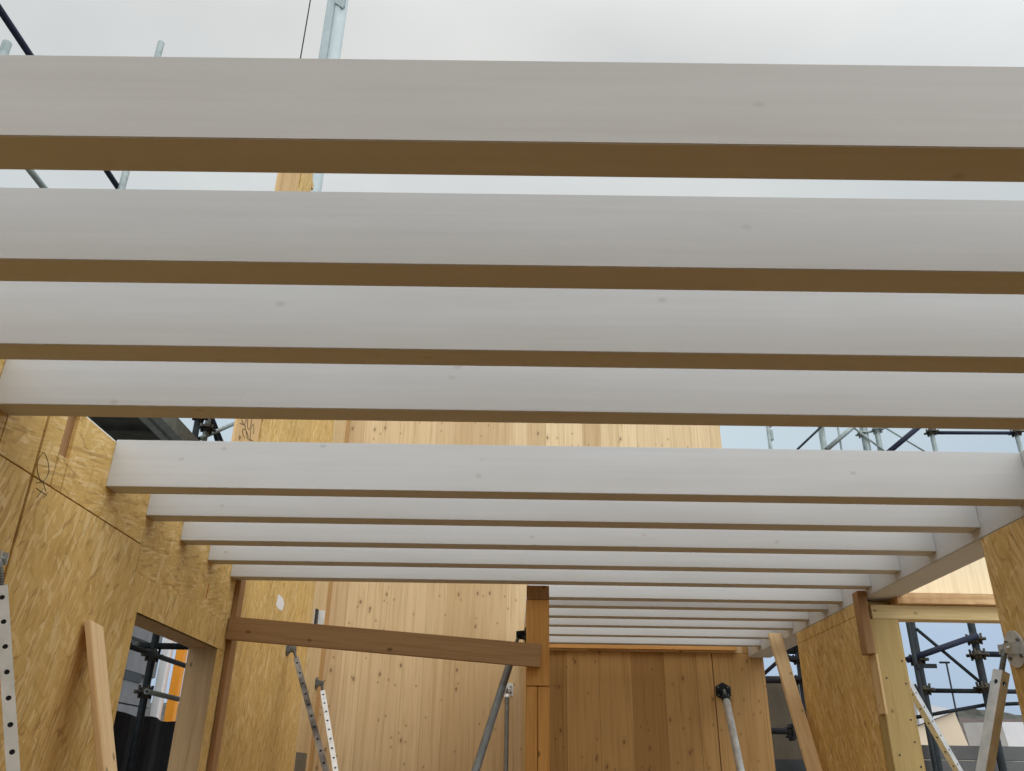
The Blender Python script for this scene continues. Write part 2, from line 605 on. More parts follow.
# left wall: one skin with a window opening, a filled pocket for a joist never laid, seams between boards
OY0, OY1, OZ0, OZ1 = 3.90, 5.06, 0.95, 2.274   # window opening
bm = bm_new()
G = 0.0025
SK = 0.018


def osb_sheet(bm, y0, y1, z0, z1):
    add_box(bm, (XL - SK, y0 + G, z0 + G), (XL, y1 - G, z1 - G), 0.0012, 1 if z0 > 2.5 else 0)


osb_sheet(bm, -3.0, 0.33, 0, 2.565)
osb_sheet(bm, 0.33, 2.825, 0, 2.565)
osb_sheet(bm, -3.0, 0.33, 2.565, 2.903)
osb_sheet(bm, 0.33, 2.52, 2.565, 2.903)
osb_sheet(bm, 2.60, 2.825, 2.565, 2.903)
osb_sheet(bm, 2.52, 2.60, 2.61, 2.903)
osb_sheet(bm, 2.835, 3.80, 0, 2.565)
osb_sheet(bm, 2.835, 2.955, 2.565, 2.903)
osb_sheet(bm, 2.955, 3.03, 2.565, 2.70)
osb_sheet(bm, 3.03, 3.80, 2.565, 2.903)
add_box(bm, (XL - SK, 3.80, 2.545), (XL, 5.20, 2.903), 0.0, 1)
add_box(bm, (XL - SK, 3.80 + G, OZ1 + 0.16), (XL, 5.20, 2.545), 0.0, 1)
add_box(bm, (XL - SK, 3.80 - G, OZ1), (XL, 5.20, OZ1 + 0.16), 0.0)
add_box(bm, (XL - SK, 3.80 - G, 0), (XL, OY0, OZ1), 0.0)
osb_sheet(bm, OY0, OY1, 0, OZ0)
osb_sheet(bm, OY1, 5.20, 0, OZ1)
wl = struct('wall_left', bm, [OSB, OSB_BAND], 'long strand board wall on the left with a window opening', 'wall')
bm = bm_new()   # core of the wall behind the boards
c0, c1 = XL - 0.165, XL - SK - 0.001
add_box(bm, (c0, -3.0, 0), (c1, OY0 - 0.03, 2.895))
add_box(bm, (c0, OY0 - 0.03, 0), (c1, OY1 + 0.03, OZ0 - 0.03))
add_box(bm, (c0, OY0 - 0.03, OZ1 + 0.03), (c1, OY1 + 0.03, 2.895))
add_box(bm, (c0, OY1 + 0.03, 0), (c1, 5.20, 2.895))
obj('wall_core', bm, BROWN_Z, wl)
bm = bm_new()
add_box(bm, (c0, 2.45, 2.897), (XL - 0.004, 4.70, 2.909), 0.002)
o = obj('membrane_strip', bm, WHITE, wl)
o['label'] = 'white membrane strip along the top edge of the wall'
bm = bm_new()
e = 0.028
add_box(bm, (c0 - 0.004, OY0 - e, OZ0), (XL - 0.002, OY0, OZ1))
add_box(bm, (c0 - 0.004, OY1, OZ0), (XL - 0.002, OY1 + e, OZ1))
add_box(bm, (c0 - 0.004, OY0 - e, OZ1), (XL - 0.002, OY1 + e, OZ1 + e))
add_box(bm, (c0 - 0.004, OY0 - e, OZ0 - e), (XL - 0.002, OY1 + e, OZ0))
w1 = struct('window_1', bm, JAMB, 'rough window opening with brown lining in the left wall', 'window')

# pen marks on the left wall
bm = bm_new()
pts = []
for i in range(64):
    t = i / 63 * 4 * math.pi
    pts.append((XL + 0.0008, 2.878 + 0.040 * math.cos(t) + 0.005 * math.sin(3 * t), 2.612 + 0.047 * math.sin(t) - 0.02 * math.cos(t)))
add_path(bm, pts, 0.0012, 4)
for y0, z0, y1, z1 in ((2.86, 2.545, 2.90, 2.565), (2.90, 2.565, 2.935, 2.54), (2.87, 2.53, 2.945, 2.528), (2.89, 2.50, 2.915, 2.545), (2.93, 2.51, 2.95, 2.54)):
    add_path(bm, [(XL + 0.0008, y0, z0), (XL + 0.0008, y1, z1)], 0.0012, 4)
o = obj('pen_mark', bm, INK, wl)
o['label'] = 'looped black pen scribble'
bm = bm_new()
add_path(bm, [(XL + 0.001, 4.735, 2.50), (XL + 0.001, 4.745, 2.585)], 0.0025, 4)
o = obj('crayon_mark', bm, REDINK, wl)
o['label'] = 'short red crayon tick'

# left wall behind the stair void: higher boards
bm = bm_new()
add_box(bm, (XL - SK, 5.237, 0), (XL, 7.28, 5.5), 0.0012)
add_prism(bm, [(XL, 5.237, 5.503), (XL, 5.53, 5.503), (XL, 5.53, 6.07), (XL, 5.59, 6.07), (XL, 5.59, 6.12), (XL, 5.54, 6.13), (XL, 5.50, 6.24), (XL, 5.237, 6.24)], (-SK, 0, 0))
wlr = struct('wall_left_rear', bm, OSB, 'tall strand board wall beyond the brown stud on the left', 'wall')
bm = bm_new()
add_box(bm, (XL - 0.16, 5.22, 0), (XL - SK - 0.001, YF + 0.12, 5.49))
obj('wall_core', bm, BROWN_Z, wlr)
bm = bm_new()
add_box(bm, (XL - SK, 7.285, 0), (XL + 0.004, 7.80, 5.5), 0.003)
o = obj('timber_strip', bm, CLT_Y, wlr)
o['label'] = 'plain spruce strip in the corner'
bm = bm_new()
add_box(bm, (XL - SK, 7.803, 0), (XL + 0.001, YF - 0.002, 5.5), 0.003)
obj('edge_strip', bm, mat_timber('edge_strip_wood', (0.50, 0.31, 0.13), (0.38, 0.22, 0.085)), wlr)

# far wall
bm = bm_new()
add_box(bm, (XL - 0.16, YF, 0), (0.15, YF + 0.12, 2.69), 0.002)
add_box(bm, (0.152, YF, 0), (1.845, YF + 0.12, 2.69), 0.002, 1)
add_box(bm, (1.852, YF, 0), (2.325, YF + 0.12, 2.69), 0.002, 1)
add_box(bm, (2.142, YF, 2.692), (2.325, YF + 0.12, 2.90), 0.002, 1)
add_box(bm, (XL - 0.16, YF, 2.692), (2.14, YF + 0.12, 5.5), 0.002)
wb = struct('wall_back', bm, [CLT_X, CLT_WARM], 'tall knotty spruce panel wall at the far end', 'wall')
bm = bm_new()
add_box(bm, (0.23, YF - 0.06, 2.707), (2.075, YF - 0.001, 2.755), 0.002)
o = obj('ledger_strip', bm, ORANGE_X, wb)
o['label'] = 'orange strip below the last joist'
bm = bm_new()
add_box(bm, (XL + 0.0045, 7.30, 1.40), (XL + 0.011, 7.66, 1.775), 0.001)
o = obj('steel_plate', bm, GREYSTEEL, wlr)
o['label'] = 'dark grey steel plate'

# middle partition with its end post
bm = bm_new()
add_box(bm, (0.088, 5.34, 0), (0.219, YF - 0.062, 2.695), 0.002)
struct('wall_middle', bm, CLT_Y, 'partition of spruce boards running back from the orange post', 'wall')
root = thing('door_post', 'orange spruce post ending the partition in the middle of the room', 'post', (0.153, 5.27, 0))
bm = bm_new()
add_box(bm, (0.084, 5.2, 2.612), (0.222, 5.335, 2.698), 0.003)
part('head_block', bm, BROWN_Z, root, 'darker block on top of the post')
bm = bm_new()
add_box(bm, (0.084, 5.2, 2.105), (0.222, 5.335, 2.61), 0.003)
part('upper_board', bm, ORANGE_WOOD, root)
for x0, x1 in ((0.084, 0.150), (0.153, 0.222)):
    bm = bm_new()
    add_box(bm, (x0, 5.2, 0), (x1, 5.335, 2.102), 0.004)
    part('stud', bm, ORANGE_WOOD, root)

# brown stud against the left wall, and the tall board above
bm = bm_new()
add_box(bm, (-0.016, -0.05, 0), (0.016, 0.05, 2.93), 0.003)
o = obj('wall_stud', bm, BROWN_Z, None, (XL + 0.0165, 5.25, 0))
tag(o, 'narrow brown upright stud on the left wall beyond the window', 'stud')
root = thing('tall_post', 'tall spruce board standing above the left wall against the sky', 'post', (XL - 0.05, 4.97, 2.91))
bm = bm_new()
add_box(bm, (XL - 0.018, 4.755, 2.911), (XL, 5.200, 6.42), 0.002)
add_box(bm, (XL - 0.06, 5.05, 2.911), (XL - 0.0185, 5.18, 6.38), 0.002)
part('board', bm, TIMBER, root)
bm = bm_new()
bm.free()
for cy, cz, ry, rz, n_ in ((4.86, 3.66, 0.045, 0.035, 2), (4.97, 3.68, 0.035, 0.05, 2), (4.93, 3.58, 0.06, 0.025, 1), (5.05, 3.64, 0.03, 0.06, 1), (5.03, 3.50, 0.012, 0.012, 2), (4.84, 3.52, 0.012, 0.012, 2)):
    bm = bm_new()
    add_path(bm, [(XL + 0.0008, cy + ry * math.cos(t * 0.35) * (1 + 0.1 * math.sin(t)), cz + rz * math.sin(t * 0.35)) for t in range(18 * n_ - 3)], 0.002, 4)
    part('pen_loop', bm, INK, root, 'looped black pen mark')
bm = bm_new()
add_path(bm, [(XL + 0.0008, 4.80, 3.60), (XL + 0.0008, 4.90, 3.63), (XL + 0.0008, 4.98, 3.57), (XL + 0.0008, 5.10, 3.60)], 0.002, 4)
part('pen_mark', bm, INK, root, 'scribbled black pen marks')

# right wall, two pieces with the passage between them
bm = bm_new()
add_box(bm, (XR, 5.307, 2.575), (XR + SK, 6.585, 2.652), 0.0015)
add_box(bm, (XR, 5.307, 0), (XR + SK, 6.585, 2.573), 0.0015)
add_box(bm, (XR + SK + 0.001, 5.31, 0), (2.37, 6.54, 2.65))
struct('wall_right_rear', bm, OSB, 'strand board wall on the right beyond the passage', 'wall')
bm = bm_new()
add_box(bm, (XR, 1.30, 0), (XR + SK, 3.81, 2.652), 0.0015)
add_box(bm, (XR, -3.0, 0), (XR + SK, 1.295, 2.652), 0.0015)
add_box(bm, (XR + SK + 0.001, -3.0, 0), (2.37, 3.80, 2.65))
struct('wall_right_front', bm, OSB, 'strand board wall at the right edge before the passage', 'wall')

# edge beam carrying the joists
root = obj('edge_beam', bm_new(), GLAZE)
bpy.data.objects.remove(root)
bm = bm_new()
add_box(bm, (-5.5, -0.10, 0), (5.5, 0.10, 0.262), 0.004)
o = obj('edge_beam', bm, GLAZE, None, (XR + 0.1005, 2.495, 2.654))
o.rotation_euler = (0, 0, math.pi / 2)
tag(o, 'long white edge beam on the right wall that carries the joist ends', 'beam')

# joists
J_LABEL = ['nearest and largest white joist crossing the top of the photo',
           'second white joist from the top, below the thin strip of sky',
           'third white joist from the top, no gap above it',
           'fourth white joist from the top, with the wide gap beyond it',
           'white joist just beyond the wide gap, its left end low on the strand board',
           'second white joist beyond the wide gap',
           'third white joist beyond the wide gap',
           'fourth white joist beyond the wide gap',
           'white joist beside the brown stud, last one that reaches the left wall',
           'first short white joist right of the orange post, upper one of the close pair',
           'second short white joist right of the orange post, lower one of the close pair',
           'third short white joist right of the orange post',
           'fourth short white joist right of the orange post',
           'fifth short white joist, next to the farthest one',
           'farthest short white joist, right above the orange strip']
for i, y in enumerate(JY):
    x0 = XL if i < 9 else 0.10
    L = XR - x0
    bm = bm_new()
    add_box(bm, (-L / 2, -WJ / 2, 0), (L / 2, WJ / 2, HJ), 0.002)
    o = obj('ceiling_joist', bm, GLAZE, None, ((x0 + XR) / 2, y + WJ / 2, ZJ))
    tag(o, J_LABEL[i], 'joist', 'white ceiling joists')

# ------------------------------------------------------------------ passage on the right: post, header, ledge, pale wall
root = thing('jamb_post', 'pale spruce post with nail heads beside the right wall window', 'post', (2.287, 5.25, 0))
bm = bm_new()
add_box(bm, (2.192, 5.2, 0), (2.37, 5.305, 2.525), 0.003)
part('post', bm, mat_timber('pale_spruce_post', (0.46, 0.345, 0.145), (0.40, 0.285, 0.11)), root)
nail0 = None
for i, (x, z) in enumerate(((2.345, 2.28), (2.345, 2.15), (2.335, 1.95), (2.335, 1.83), (2.345, 1.70), (2.235, 2.18), (2.235, 1.76))):
    if nail0 is None:
        bm = bm_new()
        add_tube(bm, (0, 0.001, 0), (0, -0.002, 0), 0.0055, 10)
        nail0 = obj('nail', bm, COUPLER, root)
        nl = nail0
    else:
        nl = nail0.copy()
        COL.objects.link(nl)
        nl.parent = root
    nl.location = Vector((x, 5.2, z)) - root.location
PALE_TIMBER = mat_timber('pale_sawn_spruce', (0.62, 0.49, 0.255), (0.54, 0.41, 0.19), 0)
bm = bm_new()
add_box(bm, (-0.55, -0.0525, 0), (0.55, 0.0525, 0.086), 0.003)
o = obj('header_beam', bm, PALE_TIMBER, None, (2.762, 5.2525, 2.526))
tag(o, 'pale spruce header spanning the window opening on the right', 'beam')
bm = bm_new()
tmp = bmesh.new()
pts = []
for i in range(25):
    x = -0.42 + 0.84 * i / 24
    pts.append((x, -0.09 + random.uniform(-0.004, 0.004), 0.0))
for i in range(24):
    x0, x1 = pts[i][0], pts[i + 1][0]
ring = pts + [(0.42, 0.06, 0), (-0.42, 0.06, 0)]
add_prism(bm, ring, (0, 0, 0.064), 0, 0)
o = obj('waney_board', bm, mat_timber('reddish_rough_board', (0.62, 0.42, 0.22), (0.36, 0.19, 0.08), 0), None, (2.782, 5.24, 2.6135))
tag(o, 'rough edged board lying on the pale header', 'board')
bm = bm_new()
add_box(bm, (2.395, 5.315, 2.615), (3.35, 5.40, 3.10), 0.002)
add_box(bm, (3.21, 5.20, 0), (3.35, 5.31, 2.61), 0.002)
add_box(bm, (3.352, 5.20, 0), (4.15, 5.31, 3.10), 0.002)
struct('wall_right_side', bm, PALE, 'pale spruce panel above the header in the side room', 'wall')

# offcut and strip at the edge of the right wall
bm = bm_new()
add_box(bm, (-0.027, -0.045, 0), (0.027, 0.045, 0.375), 0.003)
o = obj('nailed_offcut', bm, BROWN_Z, None, (XR - 0.0275, 5.225, 2.316))
tag(o, 'short dark brown offcut nailed to the edge of the right wall', 'board')
bm = bm_new()
add_box(bm, (-0.007, -0.055, 0), (0.007, 0.055, 0.335), 0.0015)
o = obj('cover_strip', bm, mat_timber('pale_cover_strip', (0.70, 0.52, 0.28), (0.58, 0.40, 0.18)), None, (XR - 0.0065, 5.215, 1.978))
tag(o, 'thin pale wooden strip on the right wall under the dark offcut', 'board')

# ------------------------------------------------------------------ loose boards
bm = bm_new()
a, b = Vector((-1.735, 5.1815, 2.408)), Vector((0.169, 5.1815, 2.273))
M, L = frame(a, b, (0, 0, 1))
mid = (a + b) / 2
ang = math.atan2(b.z - a.z, b.x - a.x)
tmpb = bm_new()
add_box(tmpb, (-L / 2, -0.0165, -0.0675), (L / 2, 0.0165, 0.0675), 0.003)
o = obj('cross_board', tmpb, BROWN, None, mid)
o.rotation_euler = (0, -ang, 0)
tag(o, 'brown plank sloping from the brown stud down to the orange post', 'board')


def leaning(name, top, foot, w, t, side, m, label):
    top, foot = Vector(top), Vector(foot)
    M, L = frame(foot, top, side)
    b_ = bm_new()
    add_box(b_, (-w / 2, -t / 2, 0), (w / 2, t / 2, L), 0.003)
    bmesh.ops.recalc_face_normals(b_, faces=b_.faces)
    me = bpy.data.meshes.new(name)
    b_.to_mesh(me)
    b_.free()
    me.materials.append(m)
    ob = bpy.data.objects.new(name, me)
    COL.objects.link(ob)
    ob.matrix_world = M
    return tag(ob, label, 'board')


LEAN = mat_timber('pale_leaning_board', (0.76, 0.56, 0.32), (0.66, 0.44, 0.22))
leaning('leaning_board', (-1.72, 3.480, 2.152), (-0.93, 3.29, 0.012), 0.122, 0.024, (0, 1, 0), LEAN,
        'pale plank leaning against the left strand board wall in front of the window')
leaning('leaning_board', (2.133, 6.95, 2.70), (2.02, 5.15, 0.012), 0.10, 0.035, (1, 0, 0), LEAN,
        'pale plank leaning up to the edge beam in front of the right gap')


# ------------------------------------------------------------------ push-pull props
def prop(label, top, foot, nrm, kind, w, m, plate=0.10, plate_m=GALV, plate_shape='round', every=1, twist=0.0):
    """nrm: normal of the wall face the head plate is screwed to; top: point on that face"""
    top, foot, nrm = Vector(top), Vector(foot), Vector(nrm).normalized()
    root_ = thing('push_pull_prop', label, 'prop', foot, 'steel props bracing the walls')
    # head plate with two lugs
    hb = bm_new()
    up = Vector((0, 0, 1))
    sd = up.cross(nrm)
    tm = bmesh.new()
    h = plate / 2
    n_ = {'round': 20, 'hex': 6, 'square': 4}[plate_shape]
    ro = {'round': 0, 'hex': math.pi / 2, 'square': math.pi / 4}[plate_shape]
    rr = h * (1.414 if plate_shape == 'square' else 1.08)
    poly = [(rr * math.cos(2 * math.pi * i / n_ + ro), rr * math.sin(2 * math.pi * i / n_ + ro), 0) for i in range(n_)]
    add_prism(tm, poly, (0, 0, 0.007), 0, 0.001)
    Mx = Matrix(((sd.x, up.x, nrm.x, top.x), (sd.y, up.y, nrm.y, top.y), (sd.z, up.z, nrm.z, top.z), (0, 0, 0, 1)))
    merge(hb, tm, 0, Mx)
    pin = top + nrm * 0.045
    for s in (-1, 1):
        tm = bmesh.new()
        q = w * 0.36 + 0.004
        add_prism(tm, [(s * q, -0.026, 0.0065), (s * q, 0.026, 0.0065), (s * q, 0.020, 0.062), (s * q, -0.020, 0.062)], (s * 0.005, 0, 0))
        merge(hb, tm, 0, Mx)
    add_tube(hb, pin - sd * (w * 0.5 + 0.02), pin + sd * (w * 0.5 + 0.02), 0.008, 10)
    hp = part('head_plate', hb, plate_m, root_)
    for s in (-1, 1):
        hb = bm_new()
        c = top + sd * s * h * 0.6 + up * h * 0.45 + nrm * 0.006
        add_tube(hb, c, c + nrm * 0.007, 0.009, 6)
        part('bolt', hb, GREYSTEEL, root_, None, hp)
        hb = bm_new()
        c = top + sd * s * h * 0.6 - up * h * 0.45 + nrm * 0.006
        add_tube(hb, c, c + nrm * 0.007, 0.009, 6)
        part('bolt', hb, GREYSTEEL, root_, None, hp)
    d = (foot + Vector((0, 0, 0.05)) - pin)
    Lp = d.length
    d.normalize()
    rb = bm_new()
    add_tube(rb, pin - d * 0.012, pin + d * 0.12, w * 0.22, 10)
    for k in range(8):
        add_tube(rb, pin + d * (0.035 + k * 0.009), pin + d * (0.0395 + k * 0.009), w * 0.26, 10)
    part('threaded_rod', rb, GREYSTEEL, root_)
    tb = bm_new()
    s0, s1 = pin + d * 0.10, pin + d * (Lp - 0.06)
    if kind == 'perforated':
        side_ = Vector((s0.x, s0.y, s0.z - 1.6)).cross(d)   # one perforated side turned to the room
        add_perforated(tb, s0, s1, w, w * 0.22, w * 2.2, Matrix.Rotation(twist, 3, d) @ side_.cross(d), every)
    else:
        add_tube(tb, s0, s1, w / 2, 18, 0.004)
        cb = bm_new()
        q = s0 + d * 0.02
        add_tube(cb, s0 - d * 0.02, q, w / 2 + 0.006, 18)
        part('collar', cb, plate_m, root_)
    part('tube', tb, [m, BLACK], root_)
    fb = bm_new()
    fl = Vector((d.x, d.y, 0)).normalized()
    add_box(fb, (foot.x - 0.08, foot.y - 0.08, 0.001), (foot.x + 0.08, foot.y + 0.08, 0.009), 0.002)
    pf = foot + Vector((0, 0, 0.05))
    sdf = fl.cross(Vector((0, 0, 1)))
    for s in (-1, 1):
        add_box(fb, (foot.x + s * sdf.x * 0.03 - 0.006, foot.y + s * sdf.y * 0.03 - 0.006, 0.009), (foot.x + s * sdf.x * 0.03 + 0.006, foot.y + s * sdf.y * 0.03 + 0.006, 0.07))
    add_tube(fb, pf - sdf * 0.05, pf + sdf * 0.05, 0.008, 10)
    add_tube(fb, pf, pf - d * 0.10, w * 0.22, 10)
    part('foot_plate', fb, GALV, root_)
    return root_


prop('white perforated prop at the left edge on the strand board wall', (XL + 0.001, 2.70, 2.235), (-0.98, 2.785, 0), (1, 0, 0), 'perforated', 0.036, ZINC, 0.11)
prop('mortar stained perforated prop on the tall strand board below the plank', (XL + 0.001, 6.64, 2.487), (-0.46, 5.44, 0), (1, 0, 0), 'perforated', 0.042, DIRTY, 0.10, GREYSTEEL)
prop('clean white perforated prop in the corner beside the stained one', (XL + 0.005, 7.74, 2.345), (-0.72, 6.12, 0), (1, 0, 0), 'perforated', 0.042, ZINC, 0.10, GREYSTEEL)
prop('grey round steel prop slanting from the orange post behind the plank', (0.083, 5.42, 2.43), (-0.66, 4.08, 0), (-1, 0, 0), 'round', 0.046, GREYSTEEL, 0.09, DARKTUBE)
prop('thin prop with a square white plate on the far wall, left of the orange post', (-0.045, YF - 0.001, 2.34), (-0.03, 6.0, 0), (0, -1, 0), 'round', 0.04, GREYSTEEL, 0.11, ZINC, 'square')
prop('bright steel prop with a dark hexagonal plate, right of the orange post', (1.925, YF - 0.001, 2.355), (1.71, 6.0, 0), (0, -1, 0), 'round', 0.065, GALV, 0.145, DARKTUBE, 'hex')
prop('thick galvanised prop with a round plate on the right wall before the passage', (XR - 0.001, 3.735, 2.145), (1.34, 3.86, 0), (-1, 0, 0), 'perforated', 0.046, GALV, 0.145, GALV, 'round', 5, 0.7)
# prop outside the right window
root = thing('push_pull_prop', 'thin pale prop outside the right window behind the nail dotted post', 'prop', (3.95, 6.56, -3.0), 'steel props bracing the walls')
bm = bm_new()
add_perforated(bm, (2.43, 5.51, 2.34), (3.95, 6.56, -0.02), 0.04, 0.007, 0.10, (0, 0, 1))
add_tube(bm, (3.95, 6.56, -0.02), (3.95, 6.56, -3.0), 0.02, 10)
part('tube', bm, [ZINC, BLACK], root)
bm = bm_new()
add_box(bm, (2.371, 5.44, 2.31), (2.379, 5.56, 2.43), 0.001)
add_tube(bm, (2.376, 5.50, 2.37), (2.45, 5.53, 2.31), 0.012, 10)
part('head_plate', bm, GALV, root)
# lone plate in the corner above the plank
root = thing('wall_plate', 'small white steel plate above the plank near the corner strip', 'plate', (XL + 0.004, 7.62, 2.85))
bm = bm_new()
add_box(bm, (XL + 0.0045, 7.36, 2.79), (XL + 0.010, 7.46, 2.92), 0.001)
add_box(bm, (XL + 0.0105, 7.42, 2.79), (XL + 0.085, 7.426, 2.92), 0.001)
part('plate', bm, ZINC, root)
bm = bm_new()
add_box(bm, (XL + 0.0105, 7.36, 2.79), (XL + 0.03, 7.419, 2.925), 0.004)
part('hook', bm, COUPLER, root, 'black hook on the plate')
# paper tag
bm = bm_new()
add_prism(bm, [(0, -0.10, -0.035), (0, -0.02, -0.05), (0, 0.09, -0.045), (0, 0.12, 0.015), (0, 0.06, 0.045), (0, -0.07, 0.05)], (0.0012, 0, 0))
o = obj('paper_tag', bm, PAPER, None, (XL + 0.0005, 6.255, 2.765))
tag(o, 'torn white paper tag on the tall strand board above the plank', 'paper')


# ------------------------------------------------------------------ scaffolds
def tube_part(root_, name, a, b, r, m, wall=0.0035, label=None):
    b_ = bm_new()
    add_tube(b_, a, b, r, 14, wall)
    return part(name, b_, m, root_, label)


def coupler(root_, p, axis, r, m=COUPLER):
    """rosette / clamp around a tube at p"""
    p, ax = Vector(p), Vector(axis).normalized()
    b_ = bm_new()
    add_tube(b_, p - ax * 0.035, p + ax * 0.035, r + 0.010, 14)
    add_tube(b_, p - ax * 0.006, p + ax * 0.006, r + 0.042, 8)
    s = ax.orthogonal().normalized()
    t = ax.cross(s)
    for q in (s, -s, t, -t):
        add_tube(b_, p + q * (r + 0.018) - ax * 0.045, p + q * (r + 0.026) + ax * 0.05, 0.011, 6)
        add_tube(b_, p + q * r, p + q * (r + 0.06), 0.014, 6)
    stds = [c for c in root_.children if c.name.startswith('standard')]

    def gap(c):
        v = sum((w_.co for w_ in c.data.vertices), Vector()) / len(c.data.vertices) + root_.location
        return math.hypot(v.x - p.x, v.y - p.y)
    return part('coupler', b_, m, root_, None, min(stds, key=gap))


R_ = 0.0243
# --- left scaffold
root = thing('scaffold', 'scaffold with rails and deck outside the left wall', 'scaffold', (-2.8, 5.0, -3.0))
for x, y, zt in ((-2.79, 3.25, 5.17), (-2.80, 4.655, 6.735), (-2.80, 6.70, 6.0), (-2.80, 6.92, 5.9), (-3.6, 4.655, 5.2), (-3.6, 6.72, 5.2)):
    tube_part(root, 'standard', (x, y, 3.81 if y > 6.8 else -3.0), (x, y, zt), R_ * (1.15 if zt > 5.9 and y > 6.6 else 1), GREYTUBE if y < 6 or y > 6.8 else DARKTUBE)
for z, y0, y1, m in ((5.335, 1.9, 6.95, BLUETUBE), (4.745, 1.9, 6.95, GREYTUBE), (2.423, 4.4, 8.4, DARKTUBE), (2.158, 6.6, 8.5, GREYTUBE)):
    tube_part(root, 'ledger', (-2.835 if z > 3 else -2.75, y0, z), (-2.835 if z > 3 else -2.75, y1, z), R_ * 0.8, m)
tube_part(root, 'brace', (-2.80, 6.80, 4.28), (-2.80, 7.9, 4.95), R_ * 0.8, GREYTUBE)
tube_part(root, 'brace', (-2.88, 7.02, 4.72), (-2.88, 7.62, 4.40), R_ * 0.8, DARKTUBE)
tube_part(root, 'brace', (-2.95, 7.15, 4.80), (-2.95, 7.95, 4.55), R_ * 0.8, BLUETUBE)
tube_part(root, 'transom', (-3.6, 6.70, 2.50), (-2.5, 6.70, 2.50), R_, DARKTUBE)
tube_part(root, 'brace', (-2.86, 6.55, 2.50), (-3.55, 6.55, 2.15), R_ * 0.7, GREYTUBE)
for p in ((-2.80, 6.70, 4.45), (-2.80, 6.92, 4.43), (-2.80, 6.70, 2.43), (-2.80, 6.70, 2.16)):
    coupler(root, p, (0, 0, 1), R_)
bm = bm_new()
add_box(bm, (-3.45, 4.2, 3.765), (-2.50, 8.6, 3.80))
for k in range(9):
    add_box(bm, (-3.45, 4.25 + k * 0.52, 3.735), (-2.50, 4.29 + k * 0.52, 3.765))
part('deck', bm, DARKGREEN, root, 'dark deck seen from below')
for x0, x1, m in ((-2.495, -2.44, GREYTUBE), (-2.41, -2.34, GREYTUBE)):
    bm = bm_new()
    add_box(bm, (x0, 4.4, 3.72), (x1, 7.5, 3.735), 0.001)
    add_box(bm, (x0, 4.4, 3.735), (x0 + 0.008, 7.5, 3.83), 0.001)
    add_box(bm, (x1 - 0.008, 4.4, 3.735), (x1, 7.5, 3.83), 0.001)
    part('deck_rail', bm, m, root)
tube_part(root, 'transom', (-3.62, 4.655, 3.705), (-2.33, 4.655, 3.705), R_ * 0.6, GREYTUBE)
tube_part(root, 'transom', (-3.62, 6.68, 3.705), (-2.33, 6.68, 3.705), R_ * 0.6, GREYTUBE)
bm = bm_new()
for i in range(24):
    y0, y1 = 5.7 + i * 0.1, 5.7 + (i + 1) * 0.1
    d0, d1 = 0.02 * math.sin(i * 1.3), 0.02 * math.sin((i + 1) * 1.3)
    add_prism(bm, [(-2.93 + d0, y0, -0.5), (-2.93 + d1, y1, -0.5), (-2.93 + d1, y1, 2.01 + 0.01 * math.sin(i)), (-2.93 + d0, y0, 2.01 + 0.01 * math.sin(i - 1))], (-0.006, 0, 0))
part('netting', bm, BLACK, root, 'black netting hung below the rail')

# grey building seen through the left window, with an orange corner column
root = thing('neighbour_building', 'grey clad building with dark slots seen through the left window', 'building', (-5.6, 11.0, -3.0))
bm = bm_new()
add_box(bm, (-9.0, 7.5, -3.0), (-5.2, 12.55, 3.62))
part('wall', bm, GREYCLAD, root)
for z0, tilt in ((1.75, 0), (2.12, 0), (2.42, 0), (2.82, 0), (3.25, 0)):
    bm = bm_new()
    add_prism(bm, [(-5.195, 7.6, z0), (-5.195, 12.5, z0), (-5.12, 12.5, z0 + 0.02), (-5.12, 7.6, z0 + 0.02)], (0, 0, 0.28))
    part('cladding_board', bm, GREYCLAD, root)
for z0 in (2.02, 2.72):
    bm = bm_new()
    add_box(bm, (-5.19, 9.0, z0), (-5.105, 12.0, z0 + 0.11))
    part('slot', bm, SLOT, root, 'dark horizontal slot')
bm = bm_new()
add_box(bm, (-5.09, 13.0, -3.0), (-4.965, 13.15, 4.0), 0.01)
o = obj('orange_column', bm, ORANGE)
tag(o, 'orange column seen through the left window', 'column')
bm = bm_new()
add_box(bm, (-5.27, 12.9, -3.0), (-5.15, 13.05, 4.0), 0.01)
o = obj('white_column', bm, WHITE)
tag(o, 'white upright beside the orange column through the left window', 'column')

# --- right scaffold in the window of the side room
root = thing('scaffold', 'dark scaffold with braces outside the right window', 'scaffold', (3.8, 7.5, -3.0))
Y = 7.5
tube_part(root, 'standard', (3.52, Y, -3.0), (3.52, Y, 4.2), 0.036, DARKTUBE)
tube_part(root, 'standard', (3.44, Y - 0.12, -3.0), (3.44, Y - 0.12, 4.2), 0.018, DARKTUBE)
tube_part(root, 'standard', (4.053, Y, -3.0), (4.053, Y, 4.2), 0.031, DARKTUBE)
tube_part(root, 'ledger', (3.40, Y - 0.06, 2.58), (4.053, Y - 0.06, 2.795), 0.026, BLUETUBE)
tube_part(root, 'ledger', (4.053, Y, 2.648), (4.9, Y, 2.645), 0.024, BLUETUBE)
tube_part(root, 'brace', (3.545, Y - 0.03, 2.85), (4.045, Y - 0.03, 2.375), 0.014, DARKTUBE)
tube_part(root, 'ledger', (3.54, Y + 0.05, 2.345), (4.9, Y + 0.05, 2.35), 0.019, DARKTUBE)
tube_part(root, 'ledger', (3.40, Y + 0.05, 2.122), (4.053, Y + 0.05, 2.237), 0.015, DARKTUBE)
tube_part(root, 'ledger', (4.053, Y + 0.05, 2.237), (4.9, Y + 0.05, 2.28), 0.015, DARKTUBE)
